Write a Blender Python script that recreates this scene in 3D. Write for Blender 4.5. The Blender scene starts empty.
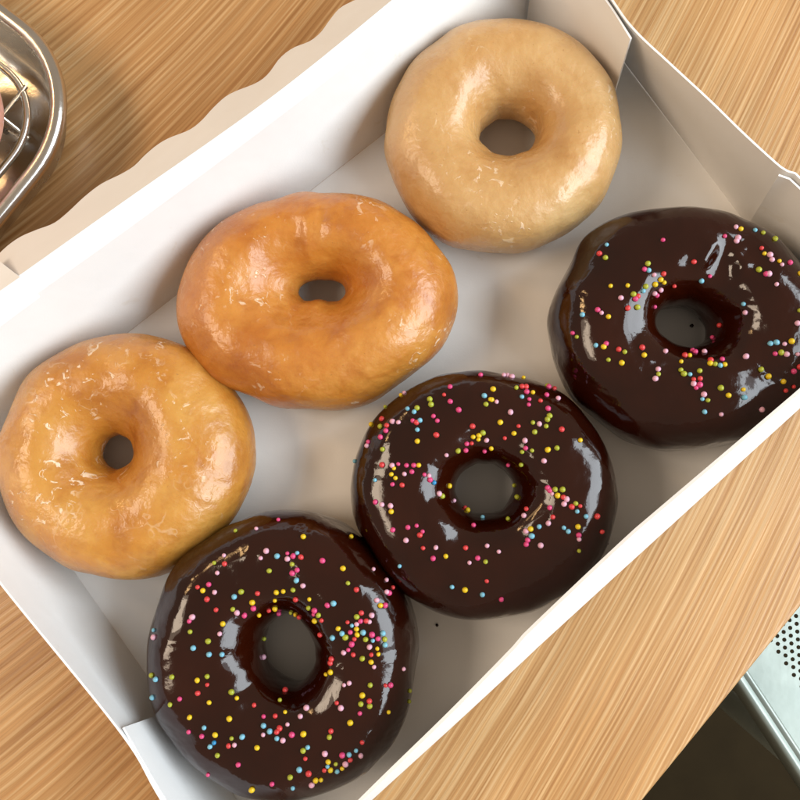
import bpy, bmesh, math, random
from mathutils import Vector, Matrix, Quaternion, noise
from mathutils.bvhtree import BVHTree

# ------------------------------------------------------------------ camera, world, lamps, exposure
scene = bpy.context.scene
COL = scene.collection
F_PX, H = 800.0, 0.320            # focal length in photo pixels, camera height above the table
NADIR = (450.0, 470.0)            # photo pixel straight below the camera
d0 = Vector((NADIR[0] - 400, -(NADIR[1] - 400), -F_PX)).normalized()
CAMQ = d0.rotation_difference(Vector((0, 0, -1)))
CAMP = Vector((0, 0, H))
cam_data = bpy.data.cameras.new('camera')
cam_data.sensor_width = 36; cam_data.lens = 36 * F_PX / 800
cam_data.clip_start = 0.01; cam_data.clip_end = 50
cam = bpy.data.objects.new('camera', cam_data); COL.objects.link(cam)
cam.location = CAMP; cam.rotation_mode = 'QUATERNION'; cam.rotation_quaternion = CAMQ
scene.camera = cam

world = bpy.data.worlds.new('World'); scene.world = world; world.use_nodes = True
bg = world.node_tree.nodes['Background']
bg.inputs[0].default_value = (1.0, 0.80, 0.60, 1); bg.inputs[1].default_value = 0.30

def area(name, loc, target, sx, sy, power, color):
    l = bpy.data.lights.new(name, 'AREA'); l.shape = 'RECTANGLE'; l.size = sx; l.size_y = sy
    l.energy = power; l.color = color
    o = bpy.data.objects.new(name, l); COL.objects.link(o)
    o.location = loc
    o.rotation_euler = (Vector(target) - Vector(loc)).to_track_quat('-Z', 'Y').to_euler()
    return o
area('window_light', (1.10, -0.10, 0.78), (0, 0, 0.02), 1.45, 0.90, 26.5, (0.84, 0.935, 1.0))
area('room_light', (-1.00, 0.00, 1.05), (0, 0, 0.02), 0.60, 0.45, 7.0, (1.0, 0.80, 0.60))
area('pendant_lamp', (-0.70, 0.40, 0.60), (0, 0, 0.02), 0.14, 0.10, 0.7, (1.0, 0.60, 0.26))

scene.view_settings.view_transform = 'Standard'; scene.view_settings.look = 'None'
scene.view_settings.gamma = 1.0; scene.view_settings.exposure = 0.42
scene.view_settings.use_curve_mapping = False
scene.cycles.use_denoising = True

random.seed(7)

def P(u, v, z=0.0):
    """photo pixel -> point at height z"""
    w = CAMQ @ Vector((u - 400, -(v - 400), -F_PX))
    return CAMP + w * ((z - H) / w.z)

# ------------------------------------------------------------------ materials
class Nodes:
    def __init__(s, name):
        s.m = bpy.data.materials.new(name); s.m.use_nodes = True
        s.nt = s.m.node_tree; s.b = s.nt.nodes['Principled BSDF']
    def n(s, t, **kw):
        nd = s.nt.nodes.new(t)
        for k, v in kw.items():
            if k in nd.inputs.keys(): nd.inputs[k].default_value = v
            else: setattr(nd, k, v)
        return nd
    def link(s, a, b): s.nt.links.new(a, b)
    def ramp(s, src, stops):
        r = s.n('ShaderNodeValToRGB'); e = r.color_ramp.elements
        while len(e) < len(stops): e.new(0.5)
        for el, (p, c) in zip(e, stops):
            el.position = p; el.color = (*c, 1) if len(c) == 3 else c
        s.link(src, r.inputs[0]); return r.outputs[0]
    def math(s, op, a, b=None):
        nd = s.n('ShaderNodeMath', operation=op)
        for i, x in enumerate((a, b)):
            if x is None: continue
            if isinstance(x, (int, float)): nd.inputs[i].default_value = x
            else: s.link(x, nd.inputs[i])
        return nd.outputs[0]
    def mix(s, f, a, b, blend='MIX'):
        nd = s.n('ShaderNodeMix', data_type='RGBA', blend_type=blend)
        for i, x in ((0, f), (6, a), (7, b)):
            if isinstance(x, (int, float)): nd.inputs[i].default_value = x
            elif isinstance(x, tuple): nd.inputs[i].default_value = (*x, 1)
            else: s.link(x, nd.inputs[i])
        return nd.outputs[2]
    def noise(s, vec, scale, detail=3, rough=0.55, dist=0):
        nd = s.n('ShaderNodeTexNoise', Scale=scale, Detail=detail, Roughness=rough, Distortion=dist)
        if vec is not None: s.link(vec, nd.inputs['Vector'])
        return nd.outputs['Fac']
    def bump(s, h, strength, dist, prev=None):
        nd = s.n('ShaderNodeBump', Strength=strength, Distance=dist); s.link(h, nd.inputs['Height'])
        if prev is not None: s.link(prev, nd.inputs['Normal'])
        return nd.outputs[0]

def geo_pos(N): return N.n('ShaderNodeNewGeometry').outputs['Position']
def obj_pos(N): return N.n('ShaderNodeTexCoord').outputs['Object']

def mat_plain(name, col, rough=0.5, metal=0.0, **kw):
    N = Nodes(name); b = N.b
    b.inputs['Base Color'].default_value = (*col, 1); b.inputs['Roughness'].default_value = rough
    b.inputs['Metallic'].default_value = metal
    for k, v in kw.items(): b.inputs[k].default_value = v
    return N

def mat_board():
    N = Nodes('white_paperboard'); p = obj_pos(N)
    a = N.noise(p, 35, 3); f = N.noise(p, 1400, 2)
    c = N.ramp(a, [(0.3, (0.815, 0.815, 0.81)), (0.7, (0.85, 0.85, 0.845))])
    st = N.ramp(N.noise(p, 55, 4, 0.7, 0.5), [(0.66, (0,) * 3), (0.72, (0.35,) * 3)])     # faint grease spots
    c = N.mix(st, c, (0.70, 0.66, 0.58))
    N.link(c, N.b.inputs['Base Color']); N.b.inputs['Roughness'].default_value = 0.48
    N.b.inputs['Specular IOR Level'].default_value = 0.35
    n1 = N.bump(f, 0.12, 0.0003); N.link(N.bump(a, 0.25, 0.002, n1), N.b.inputs['Normal'])
    return N.m

def mat_wood():
    N = Nodes('table_wood'); p = geo_pos(N)
    s = N.n('ShaderNodeSeparateXYZ'); N.link(p, s.inputs[0]); x, y = s.outputs[0], s.outputs[1]
    # grain lines bend gently across the top: phase = y - 1.3x - 1.5x^2
    ph = N.math('SUBTRACT', N.math('SUBTRACT', y, N.math('MULTIPLY', x, 1.50)),
                N.math('MULTIPLY', N.math('MULTIPLY', x, x), 2.0))
    al = N.math('ADD', N.math('MULTIPLY', x, 0.6), N.math('MULTIPLY', y, 0.8))
    wob = N.noise(p, 14, 2)
    ph = N.math('ADD', ph, N.math('MULTIPLY', wob, 0.003))
    def vec(kp, ka):
        c = N.n('ShaderNodeCombineXYZ'); N.link(N.math('MULTIPLY', ph, kp), c.inputs[0])
        N.link(N.math('MULTIPLY', al, ka), c.inputs[1]); return c.outputs[0]
    wv = N.math('SINE', N.math('ADD', N.math('MULTIPLY', ph, 1350), N.math('MULTIPLY', N.noise(vec(70, 5), 1.0, 2, 0.5), 16)))
    g1 = N.math('ADD', N.math('MULTIPLY', N.noise(vec(330, 8), 1.0, 3, 0.6), 0.80), N.math('ADD', N.math('MULTIPLY', wv, 0.085), 0.10))
    g2 = N.noise(vec(650, 14), 1.0, 2, 0.5)        # fine lines
    g3 = N.noise(vec(40, 3.0), 1.0, 2, 0.5)        # broad bands
    gp = N.noise(vec(1500, 60), 1.0, 2, 0.6)        # pores
    base = N.ramp(g1, [(0.28, (0.38, 0.190, 0.070)), (0.45, (0.46, 0.255, 0.102)),
                       (0.54, (0.50, 0.290, 0.122)), (0.60, (0.57, 0.370, 0.185)), (0.70, (0.51, 0.305, 0.132))])
    fine = N.ramp(g2, [(0.30, (0.82, 0.77, 0.70)), (0.52, (1, 1, 1)), (0.66, (1.12, 1.12, 1.12))])
    broad = N.ramp(g3, [(0.25, (0.86, 0.82, 0.78)), (0.7, (1.06, 1.06, 1.06))])
    pore = N.ramp(gp, [(0.26, (0.72, 0.66, 0.60)), (0.36, (1, 1, 1))])
    c = N.mix(1.0, base, fine, 'MULTIPLY'); c = N.mix(1.0, c, broad, 'MULTIPLY'); c = N.mix(0.7, c, pore, 'MULTIPLY')
    N.link(c, N.b.inputs['Base Color'])
    N.link(N.ramp(N.noise(p, 30, 3), [(0.3, (0.30,) * 3), (0.7, (0.42,) * 3)]), N.b.inputs['Roughness'])
    n1 = N.bump(g1, 0.25, 0.0006); N.link(N.bump(gp, 0.12, 0.0004, n1), N.b.inputs['Normal'])
    return N.m

def mat_chocolate():
    N = Nodes('chocolate_icing'); p = obj_pos(N)
    a = N.noise(p, 28, 3); 
    c = N.ramp(a, [(0.3, (0.013, 0.0016, 0.0003)), (0.7, (0.024, 0.0034, 0.0008))])
    N.link(c, N.b.inputs['Base Color'])
    N.link(N.ramp(N.noise(p, 60, 3), [(0.35, (0.06,) * 3), (0.7, (0.17,) * 3)]), N.b.inputs['Roughness'])
    N.b.inputs['IOR'].default_value = 1.45
    N.b.inputs['Coat Weight'].default_value = 0.2; N.b.inputs['Coat Roughness'].default_value = 0.06
    n1 = N.bump(N.noise(p, 60, 2, 0.5, 0.6), 0.36, 0.0045)
    n2 = N.bump(N.noise(p, 420, 2, 0.5), 0.12, 0.0008, n1)
    N.link(n2, N.b.inputs['Normal']); return N.m

def mat_glaze(name, deep, mid, pale, flakes, mot=0.5):
    N = Nodes(name); p = obj_pos(N)
    off = N.n('ShaderNodeVectorMath', operation='ADD'); N.link(p, off.inputs[0])
    off.inputs[1].default_value = (random.random() * 3, random.random() * 3, 0); p = off.outputs[0]
    a = N.noise(p, 24, 4, 0.6, 0.6)
    c = N.ramp(a, [(0.28, deep), (0.48, mid), (0.70, pale)])
    mott = N.noise(p, 130, 4, 0.65)
    c = N.mix(mot, c, N.ramp(mott, [(0.30, (0.80, 0.68, 0.50)), (0.50, (1, 1, 1)), (0.66, (1.06, 1.08, 1.14))]), 'MULTIPLY')
    blot = N.noise(p, 55, 3, 0.55, 1.5)
    c = N.mix(mot, c, N.ramp(blot, [(0.34, (0.84, 0.70, 0.52)), (0.47, (1, 1, 1))]), 'MULTIPLY')
    vor = N.n('ShaderNodeTexVoronoi', feature='DISTANCE_TO_EDGE', Scale=62.0)
    wp = N.n('ShaderNodeMix', data_type='VECTOR'); wp.inputs[0].default_value = 0.035
    nz = N.n('ShaderNodeTexNoise', Scale=60.0, Detail=3.0); N.link(p, nz.inputs['Vector'])
    N.link(p, wp.inputs[4]); N.link(nz.outputs['Color'], wp.inputs[5]); N.link(wp.outputs[1], vor.inputs['Vector'])
    crk = N.ramp(vor.outputs['Distance'], [(0.010, (1,) * 3), (0.030, (0,) * 3)])
    cgate = N.ramp(N.noise(p, 45, 3, 0.6), [(0.58, (0,) * 3), (0.66, (1,) * 3)])
    crk = N.math('MULTIPLY', crk, cgate)
    specks = N.noise(p, 900, 2, 0.5)
    c = N.mix(N.ramp(specks, [(0.24, (0.55,) * 3), (0.29, (0,) * 3)]), c, (0.30, 0.12, 0.025))
    # flaked dried sugar: cells gated by a larger patch mask
    gate = N.ramp(N.noise(p, 34, 2, 0.5), [(0.50, (0,) * 3), (0.62, (1,) * 3)])
    fl = N.ramp(N.noise(p, 210, 3, 0.6, 1.2), [(0.60, (0,) * 3), (0.66, (1,) * 3)])
    m = N.math('MAXIMUM', N.math('MULTIPLY', N.math('MULTIPLY', gate, fl), flakes), N.math('MULTIPLY', crk, flakes * 0.22))
    c = N.mix(m, c, (0.86, 0.70, 0.52))
    N.link(c, N.b.inputs['Base Color'])
    N.b.inputs['Subsurface Weight'].default_value = 0.22
    N.b.inputs['Subsurface Radius'].default_value = (1.0, 0.45, 0.15); N.b.inputs['Subsurface Scale'].default_value = 0.004
    N.b.inputs['Roughness'].default_value = 0.44
    N.b.inputs['Coat Weight'].default_value = 0.52
    N.link(N.ramp(N.noise(p, 80, 3), [(0.35, (0.14,) * 3), (0.7, (0.38,) * 3)]), N.b.inputs['Coat Roughness'])
    n1 = N.bump(N.noise(p, 60, 3, 0.5), 0.38, 0.005)
    n2 = N.bump(N.noise(p, 230, 3, 0.6), 0.28, 0.0016, n1)
    n3 = N.bump(m, 0.5, 0.0006, n2)
    N.link(n3, N.b.inputs['Normal']); N.link(n3, N.b.inputs['Coat Normal']); return N.m

def mat_dough(name, c0, c1):
    N = Nodes(name); p = obj_pos(N)
    N.link(N.ramp(N.noise(p, 70, 4, 0.6), [(0.3, c0), (0.7, c1)]), N.b.inputs['Base Color'])
    N.b.inputs['Roughness'].default_value = 0.55
    N.link(N.bump(N.noise(p, 260, 3, 0.6), 0.5, 0.002), N.b.inputs['Normal']); return N.m

def mat_metal(name, col, r0, r1, scale=40):
    N = Nodes(name); p = obj_pos(N)
    N.b.inputs['Base Color'].default_value = (*col, 1); N.b.inputs['Metallic'].default_value = 1
    N.link(N.ramp(N.noise(p, scale, 4, 0.6), [(0.3, (r0,) * 3), (0.7, (r1,) * 3)]), N.b.inputs['Roughness'])
    N.link(N.bump(N.noise(p, 350, 2), 0.05, 0.001), N.b.inputs['Normal']); return N.m

def mat_sprinkle(name, col):
    N = Nodes(name); p = obj_pos(N)
    f = N.noise(p, 1500, 2)
    N.link(N.mix(f, tuple(c * 0.68 for c in col), tuple(c * 0.86 for c in col)), N.b.inputs['Base Color'])
    N.b.inputs['Roughness'].default_value = 0.38; N.b.inputs['Subsurface Weight'].default_value = 0.1
    N.b.inputs['Subsurface Scale'].default_value = 0.0006
    return N.m

def mat_seat():
    N = Nodes('painted_seat_metal'); p = geo_pos(N)
    c = N.ramp(N.noise(p, 22, 4, 0.6), [(0.3, (0.28, 0.33, 0.30)), (0.7, (0.37, 0.42, 0.38))])
    N.link(c, N.b.inputs['Base Color']); N.b.inputs['Roughness'].default_value = 0.32
    N.b.inputs['Metallic'].default_value = 0.25
    N.link(N.bump(N.noise(p, 60, 3), 0.1, 0.002), N.b.inputs['Normal']); return N.m

def mat_floor():
    N = Nodes('dark_floor'); p = geo_pos(N)
    N.link(N.ramp(N.noise(p, 7, 4, 0.6), [(0.3, (0.022, 0.014, 0.005)), (0.7, (0.036, 0.024, 0.009))]), N.b.inputs['Base Color'])
    N.b.inputs['Roughness'].default_value = 0.7; N.b.inputs['Specular IOR Level'].default_value = 0.1; return N.m

BOARD, WOOD, CHOC = mat_board(), mat_wood(), mat_chocolate()
GLAZE = [mat_glaze('sugar_glaze', (0.35, 0.116, 0.010), (0.48, 0.200, 0.026), (0.56, 0.290, 0.062), 0.75, 0.6),
         mat_glaze('sugar_glaze', (0.35, 0.098, 0.008), (0.48, 0.175, 0.021), (0.55, 0.245, 0.046), 0.65, 0.6),
         mat_glaze('sugar_glaze', (0.45, 0.225, 0.068), (0.52, 0.300, 0.112), (0.57, 0.365, 0.160), 0.45, 0.3)]
DOUGH = mat_dough('fried_dough', (0.42, 0.22, 0.06), (0.55, 0.35, 0.14))
DARKDOUGH = mat_dough('chocolate_coated_dough', (0.055, 0.024, 0.010), (0.12, 0.058, 0.022))
STEEL = mat_metal('stainless_steel', (0.66, 0.64, 0.61), 0.16, 0.32)
WIRE = mat_metal('bright_wire', (0.75, 0.74, 0.72), 0.12, 0.22)
PINK = mat_glaze('pink_glaze', (0.55, 0.24, 0.17), (0.62, 0.30, 0.22), (0.66, 0.36, 0.28), 0.2)
SEAT, FLOORM = mat_seat(), mat_floor()
SPR = {'p': mat_sprinkle('pink_sugar', (0.78, 0.07, 0.24)), 'l': mat_sprinkle('pale_pink_sugar', (0.84, 0.46, 0.60)),
       'r': mat_sprinkle('red_sugar', (0.74, 0.055, 0.060)), 'y': mat_sprinkle('yellow_sugar', (0.86, 0.60, 0.012)),
       'g': mat_sprinkle('lime_sugar', (0.44, 0.48, 0.035)), 'b': mat_sprinkle('sky_blue_sugar', (0.22, 0.56, 0.74)),
       'd': mat_sprinkle('blue_sugar', (0.03, 0.30, 0.62))}

# ------------------------------------------------------------------ object helpers
def link(name, me, mat, parent=None, smooth=True):
    if mat is not None and not me.materials: me.materials.append(mat)
    if smooth: me.polygons.foreach_set('use_smooth', [True] * len(me.polygons))
    o = bpy.data.objects.new(name, me); COL.objects.link(o)
    if parent is not None:
        o.parent = parent
        chain = Vector((0, 0, 0)); q = parent
        while q is not None: chain += q.location; q = q.parent
        me.transform(Matrix.Translation(-chain))      # meshes are written in world coordinates
    me.update()
    return o

def mesh(name, verts, faces):
    me = bpy.data.meshes.new(name); me.from_pydata([tuple(v) for v in verts], [], faces); me.update(); return me

def thing(name, loc, label, cat, group=None):
    o = bpy.data.objects.new(name, None); COL.objects.link(o); o.location = loc
    o['label'] = label; o['category'] = cat; o.empty_display_size = 0.02
    if group: o['group'] = group
    return o

def catmull(pts, n):
    pts = [Vector(p) for p in pts]
    ext = [pts[0] * 2 - pts[1]] + pts + [pts[-1] * 2 - pts[-2]]
    dense = []
    for i in range(1, len(ext) - 2):
        p0, p1, p2, p3 = ext[i - 1:i + 3]
        for k in range(24):
            t = k / 24
            dense.append(0.5 * ((2 * p1) + (p2 - p0) * t + (2 * p0 - 5 * p1 + 4 * p2 - p3) * t * t + (3 * p1 - p0 - 3 * p2 + p3) * t ** 3))
    dense.append(pts[-1])
    L = [0]
    for a, b in zip(dense, dense[1:]): L.append(L[-1] + (b - a).length)
    out, j = [], 0
    for k in range(n):
        s = L[-1] * k / (n - 1)
        while j < len(L) - 2 and L[j + 1] < s: j += 1
        t = (s - L[j]) / max(1e-9, L[j + 1] - L[j])
        out.append(dense[j].lerp(dense[j + 1], t))
    return out

def sheet(rows, thick, flip=False):
    """solid sheet through a grid of points, thickness to the side of its normal"""
    R, C = len(rows), len(rows[0])
    def g(i, j): return rows[max(0, min(R - 1, i))][max(0, min(C - 1, j))]
    top, bot = [], []
    for i in range(R):
        for j in range(C):
            n = (g(i, j + 1) - g(i, j - 1)).cross(g(i + 1, j) - g(i - 1, j)).normalized()
            if flip: n = -n
            top.append(rows[i][j].copy()); bot.append(rows[i][j] + n * thick)
    V = top + bot; o = R * C; Fc = []
    for i in range(R - 1):
        for j in range(C - 1):
            a, b, c, d = i * C + j, i * C + j + 1, (i + 1) * C + j + 1, (i + 1) * C + j
            Fc.append((a, b, c, d)); Fc.append((o + d, o + c, o + b, o + a))
    for j in range(C - 1):
        Fc.append((j + 1, j, o + j, o + j + 1)); k = (R - 1) * C
        Fc.append((k + j, k + j + 1, o + k + j + 1, o + k + j))
    for i in range(R - 1):
        Fc.append((i * C, (i + 1) * C, o + (i + 1) * C, o + i * C)); k = C - 1
        Fc.append(((i + 1) * C + k, i * C + k, o + i * C + k, o + (i + 1) * C + k))
    return V, Fc

def add_sheet(name, rows, thick, mat, parent, flip=False, sharp=0.7):
    V, Fc = sheet(rows, thick, flip)
    me = mesh(name, V, Fc)
    bm = bmesh.new(); bm.from_mesh(me); bmesh.ops.recalc_face_normals(bm, faces=bm.faces)
    for e in bm.edges:
        if len(e.link_faces) == 2 and e.calc_face_angle(0) > sharp: e.smooth = False
    bm.to_mesh(me); bm.free()
    return link(name, me, mat, parent)

def lerp_rows(a, b, n, bulge=None):
    return [[p.lerp(q, i / (n - 1)) + (bulge(i / (n - 1), j / (len(a) - 1)) if bulge else Vector((0, 0, 0)))
             for j, (p, q) in enumerate(zip(a, b))] for i in range(n)]

def tube(pts, r, seg=10, closed=False):
    pts = [Vector(p) for p in pts]; n = len(pts); V, Fc = [], []
    up = Vector((0, 0, 1))
    for i, p in enumerate(pts):
        a = pts[(i - 1) % n] if closed or i else p; b = pts[(i + 1) % n] if closed or i < n - 1 else p
        t = (b - a).normalized(); ref = up if abs(t.z) < 0.9 else Vector((1, 0, 0))
        x = t.cross(ref).normalized(); y = x.cross(t)
        for k in range(seg):
            an = 2 * math.pi * k / seg; V.append(p + x * math.cos(an) * r + y * math.sin(an) * r)
    for i in range(n if closed else n - 1):
        for k in range(seg):
            a, b = i * seg + k, i * seg + (k + 1) % seg; c, d = ((i + 1) % n) * seg + (k + 1) % seg, ((i + 1) % n) * seg + k
            Fc.append((a, b, c, d))
    if not closed:
        Fc.append(tuple(range(seg))[::-1]); Fc.append(tuple((n - 1) * seg + k for k in range(seg)))
    return V, Fc

def join(parts):
    V, Fc = [], []
    for v, f in parts:
        o = len(V); V += list(v); Fc += [tuple(i + o for i in q) for q in f]
    return V, Fc

# ------------------------------------------------------------------ setting: table, floor
# table top: long front edge runs through photo pixels (645,800) and (800,610)
e0, e1 = P(645, 800), P(800, 610)
ed = (e1 - e0).normalized(); en = Vector((-ed.y, ed.x, 0))       # en points onto the table
if en.dot(-e0) < 0: en = -en
A, B = e0 - ed * 0.55, e0 + ed * 0.85
prof = [(0.75, 0.0), (0.30, 0.0), (0.0022, 0.0), (0.0010, -0.0005), (0.0003, -0.0014), (0.0, -0.0026), (0.0, -0.024), (0.002, -0.026), (0.75, -0.026)]
V, Fc = [], []
for s in (A, B):
    for o, z in prof: V.append(s + en * o + Vector((0, 0, z)))
k = len(prof)
for i in range(k): Fc.append((i, (i + 1) % k, k + (i + 1) % k, k + i))
Fc += [tuple(range(k))[::-1], tuple(range(k, 2 * k))]
me = mesh('table_top', V, Fc)
bm = bmesh.new(); bm.from_mesh(me); bmesh.ops.recalc_face_normals(bm, faces=bm.faces); bm.to_mesh(me); bm.free()
table = thing('table', e0 + en * 0.3 + Vector((0, 0, -0.75)), 'pale wooden table with streaky grain carrying the open box', 'table')
link('table_top', me, WOOD, table, smooth=False)
LEGM = mat_plain('leg_metal', (0.03, 0.03, 0.03), 0.45, 0.6).m
for s, o in ((0.08, 0.10), (1.30, 0.10), (0.08, 0.66), (1.30, 0.66)):
    c = A + ed * s + en * o
    v, f = tube([c + Vector((0, 0, -0.7499)), c + Vector((0, 0, -0.027))], 0.025, 16)
    link('leg', mesh('leg', v, f), LEGM, table)

fl = mesh('floor', [(-4, -4, -0.75), (4, -4, -0.75), (4, 4, -0.75), (-4, 4, -0.75)], [(0, 1, 2, 3)])
fo = link('floor', fl, FLOORM, smooth=False); fo['kind'] = 'structure'

# ------------------------------------------------------------------ the box
HB = 0.050                     # wall height
ZF = 0.0007                    # top of the floor panel
T = 0.0007
BL, BR, FR, FL = P(-15, 444.5), P(570, -10), P(848, 360), P(283.7, 870.8)
cen = (BL + BR + FR + FL) / 4
box = thing('pastry_box', (cen.x, cen.y, 0), 'open white paperboard pastry box holding six ring doughnuts', 'box')
def z_(p, z): return Vector((p.x, p.y, z))
def inset(p, mm): return p + (z_(cen, p.z) - p).normalized() * mm
base = [[z_(BL.lerp(BR, i / 20), ZF) for i in range(21)], [z_(FL.lerp(FR, i / 20), ZF) for i in range(21)]]
add_sheet('base_panel', lerp_rows(base[0], base[1], 14), ZF - 0.0001, BOARD, box, flip=False)

N_ = 60
def Q(pix, z): return [P(u, v, z) for u, v in pix]
fold_pix = [(38, 293), (125, 231), (250, 139), (340, 70), (426, 0), (540, -92)]
back_bot = catmull([z_(BL, 0.0009), z_(BL.lerp(BR, .5), 0.0009), z_(BR, 0.0009)], N_)
back_top = catmull(Q([(-112, 400)] + fold_pix + [(592, -130)], HB), N_)
def bul(vec, a): return lambda t, s: vec * (a * math.sin(math.pi * t) * math.sin(math.pi * s))
outb = (BL - FL).normalized()
add_sheet('back_wall', lerp_rows(back_bot, back_top, 12, bul(outb, 0.0015)), T, BOARD, box, flip=True)
front_bot = catmull(Q([(283.7, 870.8), (364, 801), (510, 668), (620, 568), (800, 404), (848, 360)], 0.0009), N_)
front_top = catmull(Q([(250, 938), (300, 862), (359, 799), (446, 714), (510, 649), (527, 630), (620, 542), (660, 507), (800, 388), (905, 296)], HB), N_)
add_sheet('front_wall', lerp_rows(front_bot, front_top, 12, bul(-outb, 0.002)), T * 1.6, BOARD, box, flip=False)
left_bot = catmull(Q([(-15, 444.5), (75, 573), (150, 680), (283.7, 870.8)], 0.0009), N_)
left_top = catmull(Q([(-112, 418), (-60, 498), (0, 581), (121, 731), (162, 799), (248, 938)], HB), N_)
outl = (BL - BR).normalized()
add_sheet('end_wall', lerp_rows(left_bot, left_top, 12, bul(outl, 0.002)), T, BOARD, box, flip=False)
right_bot = catmull(Q([(570, -10), (646, 91), (722, 192), (848, 360)], 0.0009), N_)
right_top = catmull(Q([(565, -72), (611, 0), (634, 31), (670, 65), (709, 101), (745, 136), (783, 170), (802, 181), (903, 292)], HB), N_)
add_sheet('end_wall', lerp_rows(right_bot, right_top, 12), T, BOARD, box, flip=True)
# corner tabs folded in from the long walls
def tab(bot, top, n=14):
    add_sheet('corner_tab', lerp_rows(catmull(bot, n), catmull(top, n), 8), T, BOARD, box)
tab(Q([(527, 26), (560, 58), (610, 110)], 0.0012), Q([(541, -80), (590, -22), (611, 5), (632, 38)], HB - 0.001))
tab(Q([(747, 228), (790, 288), (838, 352)], 0.0012), Q([(779, 174), (799, 186), (895, 288)], HB - 0.0012))
tab(Q([(173, 710), (225, 783), (280, 862)], 0.0012), Q([(124, 727), (166, 799), (246, 928)], HB - 0.0012))
# scalloped tuck strip folded out along the back wall
scal = [(-8, 261), (6, 247), (20, 237), (36, 230), (54, 223), (68, 212), (84, 197), (101, 184), (121, 174), (134, 166), (145, 155),
        (157, 145), (169, 138), (189, 130), (201, 121), (213, 108), (225, 97), (236, 91), (256, 83), (268, 74), (280, 58), (293, 48), (310, 41), (321, 32), (329, 21), (340, 8),
        (355, 0), (372, -8), (384, -21), (396, -34), (414, -42), (430, -53), (441, -68)]
NS = 110
r0 = catmull(Q([(34, 296)] + fold_pix[1:5] + [(500, -60)], HB + 0.0004), NS)
r1 = catmull(Q([(17, 277), (120, 204), (270, 98), (392, 0), (465, -62)], HB + 0.009), NS)
def strip_edge(u, v):
    z = HB
    for _ in range(3):                              # the outer band slopes down evenly from the crease
        p = P(u, v, z); d = min((Vector((p.x - q.x, p.y - q.y))).length for q in r1); z = HB + 0.009 - 0.80 * d
    return P(u, v, z)
r2 = catmull([strip_edge(u, v) for u, v in scal], NS)
rows = lerp_rows(r0, r1, 5)
for t in (0.25, 0.5, 0.75, 1.0): rows.append([p.lerp(q, t) for p, q in zip(r1, r2)])
add_sheet('scalloped_strip', rows, T, BOARD, box, flip=True, sharp=0.25)
# corner flap lying over the end of the strip
cf_in = catmull([P(40, 297, HB + .0025), P(-50, 364, HB + .0020), P(-112, 412, HB + .0020)], 10)
cf_mid = catmull([P(20, 277, HB + .0105), P(-72, 341, HB + .0070), P(-132, 387, HB + .0060)], 10)
cf_out = catmull([P(-6, 257, HB + .0020), P(-92, 318, HB - .004), P(-150, 362, HB - .006)], 10)
cf = lerp_rows(cf_in, cf_mid, 5) + lerp_rows(cf_mid, cf_out, 5)[1:]
add_sheet('corner_flap', cf, T, BOARD, box)

# ------------------------------------------------------------------ doughnuts
NT, NP = 200, 104
def spow(x, e): return math.copysign(abs(x) ** e, x)

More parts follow.
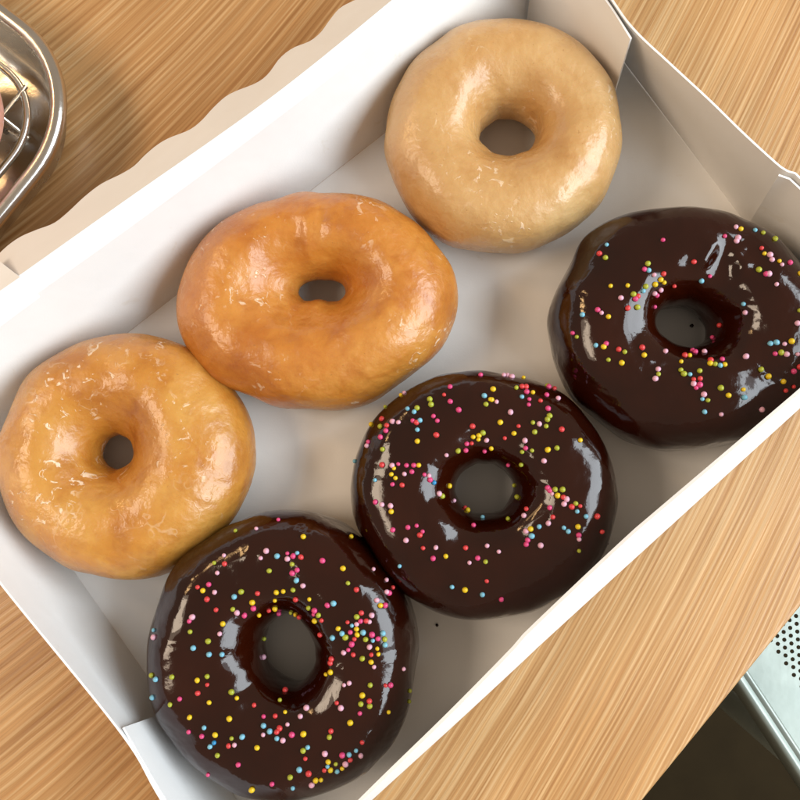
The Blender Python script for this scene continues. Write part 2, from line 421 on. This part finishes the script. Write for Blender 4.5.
class Ring:
    def __init__(s, sil, hole, top, eo=2.3, ei=2.0, seed=0, lump=0.0012, dents=(), harm=(), zs=0.020):
        """sil = (cx,cy,rx,ry,rot) photo outline; hole = (cx,cy,rx,ry,rot) photo throat"""
        cx, cy, rx, ry, rot = sil
        s.C = P(cx, cy, zs); k = ((H - zs) / F_PX) * 1.012
        s.rx, s.ry, s.rot = rx * k, ry * k, math.radians(rot)
        hx, hy, hrx, hry, hrot = hole
        s.h = P(hx, hy, 0.018); kh = (H - 0.018) / F_PX
        s.hrx, s.hry, s.hrot = hrx * kh, hry * kh, math.radians(hrot)
        s.top, s.eo, s.ei, s.seed, s.lump, s.harm = top, eo, ei, seed, lump, harm
        s.zc = 0.0165
        s.dents = [(P(u, v, z), a, sg) for u, v, z, a, sg in dents]
    @staticmethod
    def ell(rx, ry, a): return rx * ry / math.hypot(ry * math.cos(a), rx * math.sin(a))
    def pos(s, th, ph):
        d = Vector((math.cos(th), math.sin(th), 0))
        sv = Vector((d.x * 1.3, d.y * 1.3, s.seed * 3.7))
        Ro = s.ell(s.rx, s.ry, th - s.rot) * (1 + 0.026 * noise.noise(sv * 1.9))
        for a0, amp, wid in s.harm:
            da = (math.degrees(th) - a0 + 180) % 360 - 180
            Ro *= 1 + amp * math.exp(-(da / wid) ** 2)
        Ri = s.ell(s.hrx, s.hry, th - s.hrot) * (1 + 0.06 * noise.noise(sv * 1.8 + Vector((5, 2, 1))))
        Pi = Vector((s.h.x, s.h.y, 0)) + d * Ri; Po = Vector((s.C.x, s.C.y, 0)) + d * Ro
        c, n = math.cos(ph), math.sin(ph)
        e = s.eo if c > 0 else s.ei
        if n < 0: e = 2.7 if c > 0 else 2.2
        x = spow(c, 2 / e); z = spow(n, 2 / e)
        p = (Pi + Po) / 2 + (Po - Pi) / 2 * x
        topz = s.top * (1 + 0.05 * noise.noise(sv * 0.9 + Vector((9, 0, 0))))
        p.z = s.zc + (z * (topz - s.zc) if n > 0 else z * (s.zc - ZF - 0.0001))
        return p
    def surf(s, phs, off=lambda th, k: 0.0, closed=False):
        G = [[s.pos(2 * math.pi * i / NT, ph) for ph in phs] for i in range(NT)]
        M = len(phs); out = []
        for i in range(NT):
            for j in range(M):
                tu = G[(i + 1) % NT][j] - G[i - 1][j]
                tv = (G[i][(j + 1) % M] - G[i][j - 1]) if closed else (G[i][min(M - 1, j + 1)] - G[i][max(0, j - 1)])
                n = tu.cross(tv)
                n = n.normalized() if n.length > 1e-14 else Vector((0, 0, 1))
                p = G[i][j]
                q = p * 38 + Vector((s.seed * 5.1, 0, 0))
                w = min(1, max(0, (p.z - 0.004) / 0.008))
                dsp = s.lump * (noise.noise(q) + 0.45 * noise.noise(q * 2.3)) * w
                for c, a, sg in s.dents:
                    r2 = (p.x - c.x) ** 2 + (p.y - c.y) ** 2 + 0.4 * (p.z - c.z) ** 2
                    if r2 < 9 * sg * sg: dsp += a * math.exp(-r2 / (sg * sg)) * w
                pn = p + n * (dsp + off(2 * math.pi * i / NT, j / (M - 1)))
                pn.z = max(pn.z, ZF + 0.0001)
                out.append(pn)
        Fc = []
        for i in range(NT):
            for j in range(M if closed else M - 1):
                a, b = i * M + j, i * M + (j + 1) % M; i2 = (i + 1) % NT
                Fc.append((a, i2 * M + j, i2 * M + (j + 1) % M, b))
        return out, Fc

def build(name, ring, label, cat, group, top_mat, dough_mat, top_name, t0, t1, thick, wav):
    root = thing(name, (ring.C.x, ring.C.y, ZF), label, cat, group)
    v, f = ring.surf([2 * math.pi * j / NP for j in range(NP)], closed=True)
    link('dough', mesh('dough', v, f), dough_mat, root)
    M = 92; R = math.radians
    # coating: from the outer lower edge (t0 deg) over the top into the hole (t1 deg)
    phs = [R(t0) + (R(t1) - R(t0)) * j / (M - 1) for j in range(M)]
    def off(th, k):
        lip = 0.055 + wav * noise.noise(Vector((math.cos(th) * 2.2, math.sin(th) * 2.2, ring.seed)))
        a = min(1, max(0, (k - lip) / 0.035)); b = min(1, max(0, (1 - k - 0.02) / 0.05))
        r = math.sqrt(max(0, 1 - (1 - a) ** 2)) * math.sqrt(max(0, 1 - (1 - b) ** 2))
        return -0.0007 + (thick + 0.0007) * r
    v, f = ring.surf(phs, off)
    me = mesh(top_name, v, f)
    tree = BVHTree.FromPolygons(v, f)
    ic = link(top_name, me, top_mat, root)
    return root, ic, tree

GG, CG = 'glazed ring doughnuts in the box', 'chocolate iced ring doughnuts in the box'
g1 = Ring((124, 455, 126, 122.5, 0), (116, 452, 20, 19, 0), 0.036, 2.15, 1.75, 1,
          dents=[(200, 385, .03, -0.0008, .006), (85, 390, .035, .0008, .008)])
g2 = Ring((315, 300, 141, 109, 4), (320, 292, 27, 17, 0), 0.037, 2.1, 1.55, 2,
          dents=[(321, 194, .025, -.0005, .003), (322, 205, .030, -.0005, .003), (323, 214, .033, -.0009, .0026), (324, 221, .034, -.0016, .0024), (321, 232, .034, -.0009, .0030),
                 (310, 236, .034, .0016, .006), (308, 252, .030, .0022, .006), (338, 236, .034, .0012, .006), (298, 228, .035, -.0010, .003), (296, 244, .034, -.0010, .003),
                 (290, 340, .035, -.0006, .003), (320, 314, .020, .0032, .007), (300, 292, .018, .0012, .004)])
g3 = Ring((501, 137, 116.5, 115.5, 20), (507, 137, 31, 27, 0), 0.038, 2.35, 2.1, 3,
          dents=[(575, 95, .035, -.0008, .01)])
build('glazed_doughnut', g1, 'golden glazed doughnut with small round hole in the box corner beside end wall', 'doughnut', GG, GLAZE[0], DOUGH, 'glaze', -42, 205, 0.0007, 0.02)
build('glazed_doughnut', g2, 'widest oval glazed doughnut with a seam crease running into its hole', 'doughnut', GG, GLAZE[1], DOUGH, 'glaze', -40, 205, 0.0007, 0.02)
build('glazed_doughnut', g3, 'palest tan glazed doughnut with a wide deep hole', 'doughnut', GG, GLAZE[2], DOUGH, 'glaze', -26, 205, 0.0009, 0.03)

c1 = Ring((285, 651, 128, 132.5, 0), (291, 647, 30, 36, 12), 0.040, 2.6, 2.3, 4, 0.0015,
          dents=[(243, 672, .034, .0016, .004), (252, 690, .035, .0016, .0035), (262, 702, .036, .0014, .0035), (276, 708, .037, .0012, .003), (232, 645, .037, .0010, .006),
                 (330, 690, .036, .0008, .008), (246, 690, .034, -.0010, .0025)])
c2 = Ring((482, 492, 125, 117.5, -8), (484, 488.5, 33, 30, 0), 0.038, 2.6, 2.4, 5, 0.0015,
          dents=[(440, 520, .036, .001, .006), (470, 545, .036, .001, .006), (568, 440, .033, .0012, .002), (440, 460, .037, .0008, .007), (520, 520, .036, .0010, .005)])
c3 = Ring((681, 330, 125.5, 116, -6), (681, 328, 31, 25, -12), 0.040, 2.6, 2.4, 16, 0.0014,
          harm=[(128, 0.075, 15), (152, -0.03, 12)],
          dents=[(708, 250, .038, .0022, .003), (702, 260, .038, .0016, .0025), (734, 256, .038, .002, .0025), (741, 268, .038, .002, .0028), (720, 263, .038, -.0022, .006),
                 (640, 283, .036, .0012, .005), (672, 262, .036, .001, .004)])
CH = {}
for key, rg, lab in (('c1', c1, 'chocolate iced doughnut with sprinkles and a crinkled icing ridge at its hole'),
                     ('c2', c2, 'evenly sprinkled chocolate doughnut with round hole, between the two other chocolate ones'),
                     ('c3', c3, 'sparsely sprinkled chocolate doughnut with torn icing marks and a bulge at its rim')):
    CH[key] = build('chocolate_doughnut', rg, lab, 'doughnut', CG, CHOC, DARKDOUGH, 'icing', -24, 222, 0.0014, 0.07)

# sprinkles, located in close-ups of the photograph: (corner of the close-up, scale, colour x y ...)
SPRINKLES = {'c1': [
 ((150, 515), 5.711, 'p733,30 g490,92 l608,80 l424,232 g368,274 r427,279 l385,331 l664,206 l633,246 b726,235 g681,318 p336,397 r273,413 y302,432 l369,441 r326,481 g521,437 b481,466 r614,446 y722,440 y762,434 y583,498 y713,486 g472,537 l495,557 p537,572 p589,531 y621,570 r678,543 y712,532 p734,559 l731,588 r377,541 l242,583 p225,606 g230,666 y415,621 l397,678 b24,658 l24,698 g332,720 b248,759 g648,706 b337,795 b410,795'),
 ((280, 515), 5.714, 'y133,126 y405,125 p43,220 p76,235 b99,218 r120,241 l43,251 g70,281 p99,314 p71,332 b95,373 l132,403 g76,427 p242,262 y359,306 g388,390 r436,427 r91,481 y169,480 g165,530 p199,545 p195,566 g222,571 y200,603 r239,601 r231,683 p272,515 b306,505 g64,555 y90,567 r112,582 l532,312 l606,373 p620,447 r642,415 l607,441 l551,487 y572,517 p598,517 r464,559 g438,581 l523,573 p460,606 r492,605 l510,610 r386,612 l438,623 b411,631 y437,651 y441,683 b355,676 g374,698 p402,669 b475,671 y333,648 b301,700 r425,708 p410,737 p391,769 l365,785 r419,797 g489,710 b530,717 p525,683 p559,706 l511,753 b587,675 g597,709 b599,741 y555,762 y562,794 r521,797'),
 ((150, 655), 5.714, 'b36,138 b17,242 g12,115 g126,125 y270,144 g326,122 r327,169 r273,217 p171,250 g116,282 y338,271 y227,355 p223,438 p297,463 b310,414 y373,455 d367,500 b344,522 g386,572 g467,475 r450,518 l483,513 b527,467 y453,364 g464,212 y495,247 r594,287 p649,352 r716,350 y772,328 g741,260 r771,205 b649,405 l647,456 b685,437 r741,420 r725,440 b726,477 l760,488 l786,398 y612,529 p505,625 p333,681 p698,735 y583,767 l645,12'),
 ((280, 655), 5.714, 'r296,22 r290,45 y265,110 y291,98 y111,104 r29,203 g470,19 y520,39 l537,67 l367,171 l396,160 g515,171 r602,173 p630,171 l704,79 y470,230 g461,279 r510,262 g512,291 p456,332 y401,386 y619,325 r325,273 l348,302 l153,303 l117,352 p68,456 y134,452 r291,434 g282,469 b158,527 g132,546 r145,591 l256,563 y275,609 g318,621 b271,635 y288,655 r253,656 b325,663 y354,645 p355,571 b394,568 b433,545 l373,621 r400,598 l460,573 r468,498 b110,654 r163,676 g59,697 y203,714 y233,711 b73,758 g738,204 g735,265 l180,740')],
 'c2': [
 ((350, 370), 5.714, 'p746,30 p572,98 r538,143 p573,181 p621,228 g456,168 g463,198 l296,112 y276,125 g204,213 y92,293 b330,223 g384,218 b367,240 r184,281 l245,295 l278,300 r212,318 p207,348 g175,324 p176,384 p107,411 l99,433 g187,453 p359,290 r380,300 b400,288 b385,341 y385,407 p477,264 p499,290 r493,371 r699,321 y703,381 y736,373 y733,395 g759,358 p666,420 r694,417 l780,400 p660,457 p769,462 g616,460 l550,485 b22,520 r184,542 p276,537 p323,545 p364,544 y392,544 y252,562 l241,545 y237,596 y260,617 l311,594 p353,581 p243,653 r298,657 b144,629 p424,597 p456,627 l450,603 d477,643 y564,661 g524,721 l507,707 l592,748 p146,754 l183,769 l232,776 b767,148 g776,196 y800,168'),
 ((480, 370), 5.714, 'y66,170 l94,182 y74,111 l137,24 l158,34 l184,33 y260,13 g207,103 r239,97 r262,98 p266,126 y301,130 b239,154 p281,168 p278,199 r344,177 p380,144 g388,86 r433,94 p415,60 l445,164 p388,221 g397,262 g385,283 g302,301 l339,309 g378,322 g312,355 l174,241 y115,299 r220,321 y194,362 r142,388 y64,446 r466,340 y571,402 l257,403 p262,446 g242,467 g298,460 y387,456 g439,446 l366,519 g237,540 p163,541 g198,659 g216,727 p388,673 p400,687 l413,707 g430,682 g472,683 y444,717 r476,727 l480,765 l495,738 r524,781 g547,763 r572,777 p399,787 r267,795'),
 ((350, 490), 5.714, 'y236,123 p245,228 p331,213 p381,204 r399,257 p415,237 l320,287 r417,331 p474,390 l490,328 y547,378 r660,331 p705,203 r655,104 y670,117 b758,158 b285,433 l682,415 p729,389 g774,410 l783,320 r781,520 b583,553 y657,570 b756,597'),
 ((480, 490), 5.714, 'l253,147 g162,167 r416,154 l391,190 b339,209 y290,222 l263,235 b296,263 p273,286 p264,311 l347,316 b479,215 b504,236 y559,209 p563,257 l565,281 g565,347 r695,238 r667,150 b605,150 b555,122 l107,353 p121,624')],
 'c3': [
 ((545, 200), 6.154, 'p726,247 b381,277 r336,332 g373,356 g632,392 p611,427 b637,433 r729,453 l670,461 y710,489 y731,506 y675,519 g618,532 b603,560 y403,530 y508,527 g543,580 l466,603 p555,609 r570,592 r508,666 g567,660 l710,553 p686,586 l671,575 p672,657 p324,676 l348,695 y389,718 b232,706 r795,528'),
 ((670, 200), 6.154, 'l404,168 y434,180 p335,223 l417,233 l408,253 b522,188 g571,204 g644,241 r562,298 y580,331 l614,339 l626,368 y671,377 l687,399 p736,387 g546,429 p590,456 l608,455 l655,519 r147,380 b193,496 p244,468 b454,639 l465,692 r308,771 g795,680 l783,758 y799,455'),
 ((545, 325), 6.154, 'p173,50 g198,73 b313,125 p376,115 y361,134 r453,150 g490,166 g390,214 y472,233 r596,139 y609,186 l739,163 l695,272 g697,302 l678,330'),
 ((670, 325), 6.154, 'p264,78 p137,158 p155,168 l212,166 r90,188 y120,190 y67,227 g65,278 g84,301 b122,305 g182,283 r145,335 r185,330 p183,368 l145,362 p160,387 l208,427 b198,456 g232,463 b212,534 l314,549 g311,387 y359,433 y450,398 b456,446 r250,218 y247,238 g277,243 p321,213 b308,251 y336,245 l467,195 g559,274 y604,317 y696,348 r710,403 r759,379 p760,285 r795,257 l563,519 p646,177 g683,169 l716,180 l784,180 b617,114 b655,107 l704,117 y747,100')]}
RS = 0.00091
SM = {}
def sprinkle_mesh(key, var):
    if (key, var) not in SM:
        bm = bmesh.new(); bmesh.ops.create_icosphere(bm, subdivisions=2, radius=RS)
        for v in bm.verts:
            q = v.co.normalized(); v.co *= 1 + 0.10 * noise.noise(q * 1.4 + Vector((var * 7.3, 0, 0)))
        me = bpy.data.meshes.new('sprinkle'); bm.to_mesh(me); bm.free()
        me.materials.append(SPR[key]); me.polygons.foreach_set('use_smooth', [True] * len(me.polygons)); SM[(key, var)] = me
    return SM[(key, var)]
for key, crops in SPRINKLES.items():
    root, ic, tree = CH[key]
    mid = {'c1': (284, 653), 'c2': (482, 492), 'c3': (679, 330)}[key]
    for (ox, oy), sc, txt in crops:
        for tok in txt.split():
            col = tok[0]; x, y = tok[1:].split(','); u, v = ox + float(x) / sc, oy + float(y) / sc
            loc = None
            for step in range(14):
                k = step * 0.012
                uu, vv = u + (mid[0] - u) * k, v + (mid[1] - v) * k
                dr = (P(uu, vv, 0) - CAMP).normalized()
                loc, nrm, _, dist = tree.ray_cast(CAMP, dr)
                if loc is not None and loc.z > 0.006: break
                loc = None
            if loc is None: continue
            if nrm.dot(dr) > 0: nrm = -nrm
            o = bpy.data.objects.new('sprinkle', sprinkle_mesh(col, random.randrange(3))); COL.objects.link(o)
            o.parent = ic; o.location = loc + nrm * RS * 0.28 - root.location
            s = random.uniform(0.78, 1.18); o.scale = (s, s * random.uniform(0.94, 1.1), s)
            o.rotation_euler = (random.random() * 6, random.random() * 6, random.random() * 6)

# crumbs of icing on the box floor
for u, v, r, lab in ((561, 363, .0010, 'largest chocolate crumb, on the box floor beside the bulging chocolate doughnut'),
                     (606, 543, .0008, 'small chocolate crumb between evenly sprinkled doughnut and the front wall'),
                     (691, 326, .0007, 'dark crumb seen through the hole of the sparsely sprinkled doughnut'),
                     (437, 625, .0006, 'tiny dark crumb on the box floor beside the doughnut with crinkled icing')):
    bm = bmesh.new(); bmesh.ops.create_icosphere(bm, subdivisions=2, radius=r)
    for q in bm.verts: q.co *= 1 + 0.5 * noise.noise(q.co * 1400 + Vector((u, v, 0)))
    c = P(u, v, ZF); lo = min(q.co.z for q in bm.verts)
    for q in bm.verts: q.co += Vector((c.x, c.y, ZF - lo))
    me = bpy.data.meshes.new('crumb'); bm.to_mesh(me); bm.free()
    o = link('crumb', me, CHOC); o['label'] = lab; o['category'] = 'crumb'; o['group'] = 'chocolate crumbs on the box floor'

# ------------------------------------------------------------------ steel tray with wire rack, pink doughnut on it
HT = 0.024
corner = P(113, 88, HT)
a1 = math.radians(145); a2 = math.radians(229)
am = (a1 + a2) / 2
ax, ay = Vector((math.cos(am - math.pi / 4), math.sin(am - math.pi / 4), 0)), Vector((math.cos(am + math.pi / 4), math.sin(am + math.pi / 4), 0))
def rrect(off, z, rad, w=0.26, h=0.19, n=14):
    """rounded rectangle whose first corner is the tray corner, inset by off"""
    pts = []; r = max(0.004, rad - off)
    cs = [(off + r, off + r, math.pi), (w - off - r, off + r, 1.5 * math.pi), (w - off - r, h - off - r, 0), (off + r, h - off - r, 0.5 * math.pi)]
    for cx, cy, a in cs:
        for i in range(n + 1):
            t = a + math.pi / 2 * i / n
            q = corner + ax * (cx + r * math.cos(t)) + ay * (cy + r * math.sin(t)); pts.append(Vector((q.x, q.y, z)))
    return pts
def lathe_loops(loops):
    V, Fc = [], []; n = len(loops[0])
    for l in loops: V += l
    for i in range(len(loops) - 1):
        for k in range(n): Fc.append((i * n + k, i * n + (k + 1) % n, (i + 1) * n + (k + 1) % n, (i + 1) * n + k))
    Fc.append(tuple(range((len(loops) - 1) * n, len(loops) * n)))
    return V, Fc
tc = corner + ax * 0.13 + ay * 0.095
tray = thing('metal_tray', (tc.x, tc.y, 0), 'stainless steel tray with rounded corner and rolled rim on the table', 'tray')
RAD = 0.046
profile = [(0.0045, HT - 0.001), (0.0075, HT - 0.006), (0.0095, 0.008), (0.0125, 0.003), (0.017, 0.0014), (0.05, 0.0012)]
inner = [rrect(o, z, RAD) for o, z in profile]
outer = [rrect(o, z, RAD) for o, z in [(0.05, 0.0002), (0.016, 0.0003), (0.0110, 0.0022), (0.0083, 0.007), (0.0062, HT - 0.006), (0.0035, HT - 0.001)]]
v, f = lathe_loops(inner); v2, f2 = lathe_loops(outer[::-1])
V, Fc = join([(v, f), (v2, f2)])
me = mesh('pan', V, Fc); link('pan', me, STEEL, tray)
v, f = tube(rrect(0.0032, HT, RAD), 0.0032, 14, True); link('rolled_rim', mesh('rolled_rim', v, f), STEEL, tray)

ZR = 0.0165
rack = thing('wire_rack', (tc.x, tc.y, 0.0014), 'bright wire cooling rack lying inside the steel tray', 'rack')
v, f = tube(rrect(0.0200, ZR, RAD), 0.0016, 10, True); link('border_wire', mesh('border_wire', v, f), WIRE, rack)
for i in range(11):
    s = 0.034 + i * 0.0192
    a = corner + ax * s + ay * 0.0200; b = corner + ax * s + ay * (0.19 - 0.0200)
    v, f = tube([z_(a, ZR + 0.0008), z_(b, ZR + 0.0008)], 0.0009, 8); link('cross_wire', mesh('cross_wire', v, f), WIRE, rack)
for i in range(7):
    s = 0.036 + i * 0.0196
    a = corner + ay * s + ax * 0.0200; b = corner + ay * s + ax * (0.26 - 0.0200)
    v, f = tube([z_(a, ZR - 0.0009), z_(b, ZR - 0.0009)], 0.0009, 8); link('cross_wire', mesh('cross_wire', v, f), WIRE, rack)
for sx in (0.04, 0.22):
    for sy in (0.04, 0.15):
        c = corner + ax * sx + ay * sy
        v, f = tube([z_(c, 0.0014), z_(c, ZR - 0.001)], 0.0012, 8); link('foot', mesh('foot', v, f), WIRE, rack)

pk = Ring((-93, 128, 104, 104, 0), (-93, 128, 26, 26, 0), 0.030, 2.3, 2.0, 9, zs=0.028)
zr = ZR + 0.0016
v, f = pk.surf([2 * math.pi * j / NP for j in range(NP)], closed=True)
v = [p + Vector((0, 0, zr - ZF)) for p in v]
pr = thing('pink_doughnut', (pk.C.x, pk.C.y, zr), 'pinkish iced doughnut just showing on the wire rack in the tray', 'doughnut')
link('dough', mesh('dough', v, f), DOUGH, pr)
M = 60
phs = [math.radians(-30 + 240 * j / (M - 1)) for j in range(M)]
v, f = pk.surf(phs, lambda th, k: -0.0006 + 0.0018 * min(1, k * 12, (1 - k) * 12))
link('icing', mesh('icing', [p + Vector((0, 0, zr - ZF)) for p in v], f), PINK, pr)

# ------------------------------------------------------------------ perforated metal stool below the table edge
ZS = -0.29
s0, s1 = P(741, 690, ZS), P(800, 780, ZS)          # outer edge of the seat
sd = (s1 - s0).normalized(); sn = Vector((-sd.y, sd.x, 0))
if sn.dot(P(800, 640, ZS) - s0) < 0: sn = -sn
org = s0 - sd * 0.20                               # seat corner, hidden under the table
SW, SL = 0.33, 0.36
sc_ = org + sd * SL / 2 + sn * SW / 2
stool = thing('metal_stool', (sc_.x, sc_.y, -0.75), 'pale grey-green metal stool with perforated seat below the table edge', 'stool')
def sp(a, b, z=0.0): return org + sd * a + sn * b + Vector((0, 0, z - 0.0))
# hexagonal hole pattern, nearest spacing across the edge
sp_px = 7.3 * (H - ZS) / F_PX; hr = 0.28 * sp_px
h0 = P(779, 652, ZS) - org; off_a, off_b = h0.dot(sd), h0.dot(sn)
row = sp_px * math.sqrt(3) / 2
cellsV, cellsF = [], []
a_lo, a_hi, b_lo, b_hi = 0.035, SL - 0.035, off_b - sp_px * 0.5, SW - 0.04
na = int((a_hi - off_a + 0.0) / row); na0 = int((off_a - a_lo) / row); na0 = na0; 
rows_i = range(-na0, na)
def inside(a, b): return a + b > 0
vid = {}
def V_(p):
    cellsV.append(p); return len(cellsV) - 1
nb = int((b_hi - b_lo) / sp_px)
K = 12
for r in rows_i:
    sh = 0.5 if r % 2 else 0.0
    ca = off_a + r * row
    for c in range(nb):
        cb = b_lo + (c + 0.5 + sh) * sp_px
        ring_i = [V_(Vector((ca + hr * math.cos(2 * math.pi * k / K + math.pi / K), cb + hr * math.sin(2 * math.pi * k / K + math.pi / K), 0))) for k in range(K)]
        ring_d = [V_(cellsV[i] + Vector((0, 0, -0.0015))) for i in ring_i]
        hx, hy = row / 2, sp_px / 2
        out_i = []
        for k in range(K):
            t = 2 * math.pi * k / K + math.pi / K; cx, cy = math.cos(t), math.sin(t)
            m = 1 / max(abs(cx) / hx, abs(cy) / hy)
            out_i.append(V_(Vector((ca + cx * m, cb + cy * m, 0))))
        cor = {k: None for k in range(K)}
        for k in range(K):
            k2 = (k + 1) % K
            t = 2 * math.pi * (k + 1) / K
            A_, B_ = cellsV[out_i[k]], cellsV[out_i[k2]]
            f_ = [ring_i[k], out_i[k]]
            if abs(A_.x - B_.x) > 1e-7 and abs(A_.y - B_.y) > 1e-7:
                qx = ca + (hx if math.cos(t) > 0 else -hx); qy = cb + (hy if math.sin(t) > 0 else -hy)
                f_.append(V_(Vector((qx, qy, 0))))
            f_ += [out_i[k2], ring_i[k2]]
            cellsF.append(tuple(f_)); cellsF.append((ring_i[k2], ring_i[k], ring_d[k], ring_d[k2]))
PA0, PA1 = off_a + (-na0 - 0.5) * row, off_a + (na - 0.5) * row
PB0, PB1 = b_lo, b_lo + nb * sp_px
def quad(a0, a1, b0, b1, z0=0.0):
    i = [V_(Vector(q)) for q in ((a0, b0, z0), (a1, b0, z0), (a1, b1, z0), (a0, b1, z0))]; cellsF.append(tuple(i))
E0 = 0.010
# odd rows stick out by half a cell: fill the gaps at both ends of even and odd rows
for r in rows_i:
    ca = off_a + r * row; sh = 0.5 if r % 2 else 0.0
    quad(ca - row / 2, ca + row / 2, E0, b_lo + sh * sp_px)
    quad(ca - row / 2, ca + row / 2, b_lo + (nb + sh) * sp_px, SW - E0)
quad(E0, PA0, E0, SW - E0); quad(PA1, SL - E0, E0, SW - E0)
me = mesh('seat_panel', [org + sd * q.x + sn * q.y + Vector((0, 0, q.z - 0.001)) for q in cellsV], cellsF)
bm = bmesh.new(); bm.from_mesh(me); bmesh.ops.remove_doubles(bm, verts=bm.verts, dist=1e-6); bm.to_mesh(me); bm.free()
link('seat_panel', me, SEAT, stool, smooth=False)
def seat_loop(o, z, n=8, rad=0.03):
    pts = []; r = max(0.004, rad - o)
    for cx, cy, a in ((o + r, o + r, math.pi), (SL - o - r, o + r, 1.5 * math.pi), (SL - o - r, SW - o - r, 0), (o + r, SW - o - r, 0.5 * math.pi)):
        for i in range(n + 1):
            t = a + math.pi / 2 * i / n; q = org + sd * (cx + r * math.cos(t)) + sn * (cy + r * math.sin(t)); pts.append(Vector((q.x, q.y, ZS + z)))
    return pts
rimp = [(0.0125, -0.0016), (0.0115, 0.0006), (0.0090, 0.0010), (0.0080, -0.0012), (0.0068, -0.0014), (0.0052, 0.0008), (0.0025, 0.0006), (0.0006, -0.002), (0.0, -0.006), (0.0, -0.030), (0.002, -0.030), (0.002, -0.006)]
loops = [seat_loop(o, z) for o, z in rimp]; n = len(loops[0]); V = sum(loops, []); Fc = []
for i in range(len(loops) - 1):
    for k in range(n): Fc.append((i * n + k, i * n + (k + 1) % n, (i + 1) * n + (k + 1) % n, (i + 1) * n + k))
link('seat_rim', mesh('seat_rim', V, Fc), SEAT, stool)
for a, b in ((0.03, 0.03), (SL - 0.03, 0.03), (0.03, SW - 0.03), (SL - 0.03, SW - 0.03)):
    c = sp(a, b)
    v, f = tube([z_(c, -0.7499), z_(c, ZS - 0.004)], 0.012, 12); link('leg', mesh('leg', v, f), SEAT, stool)
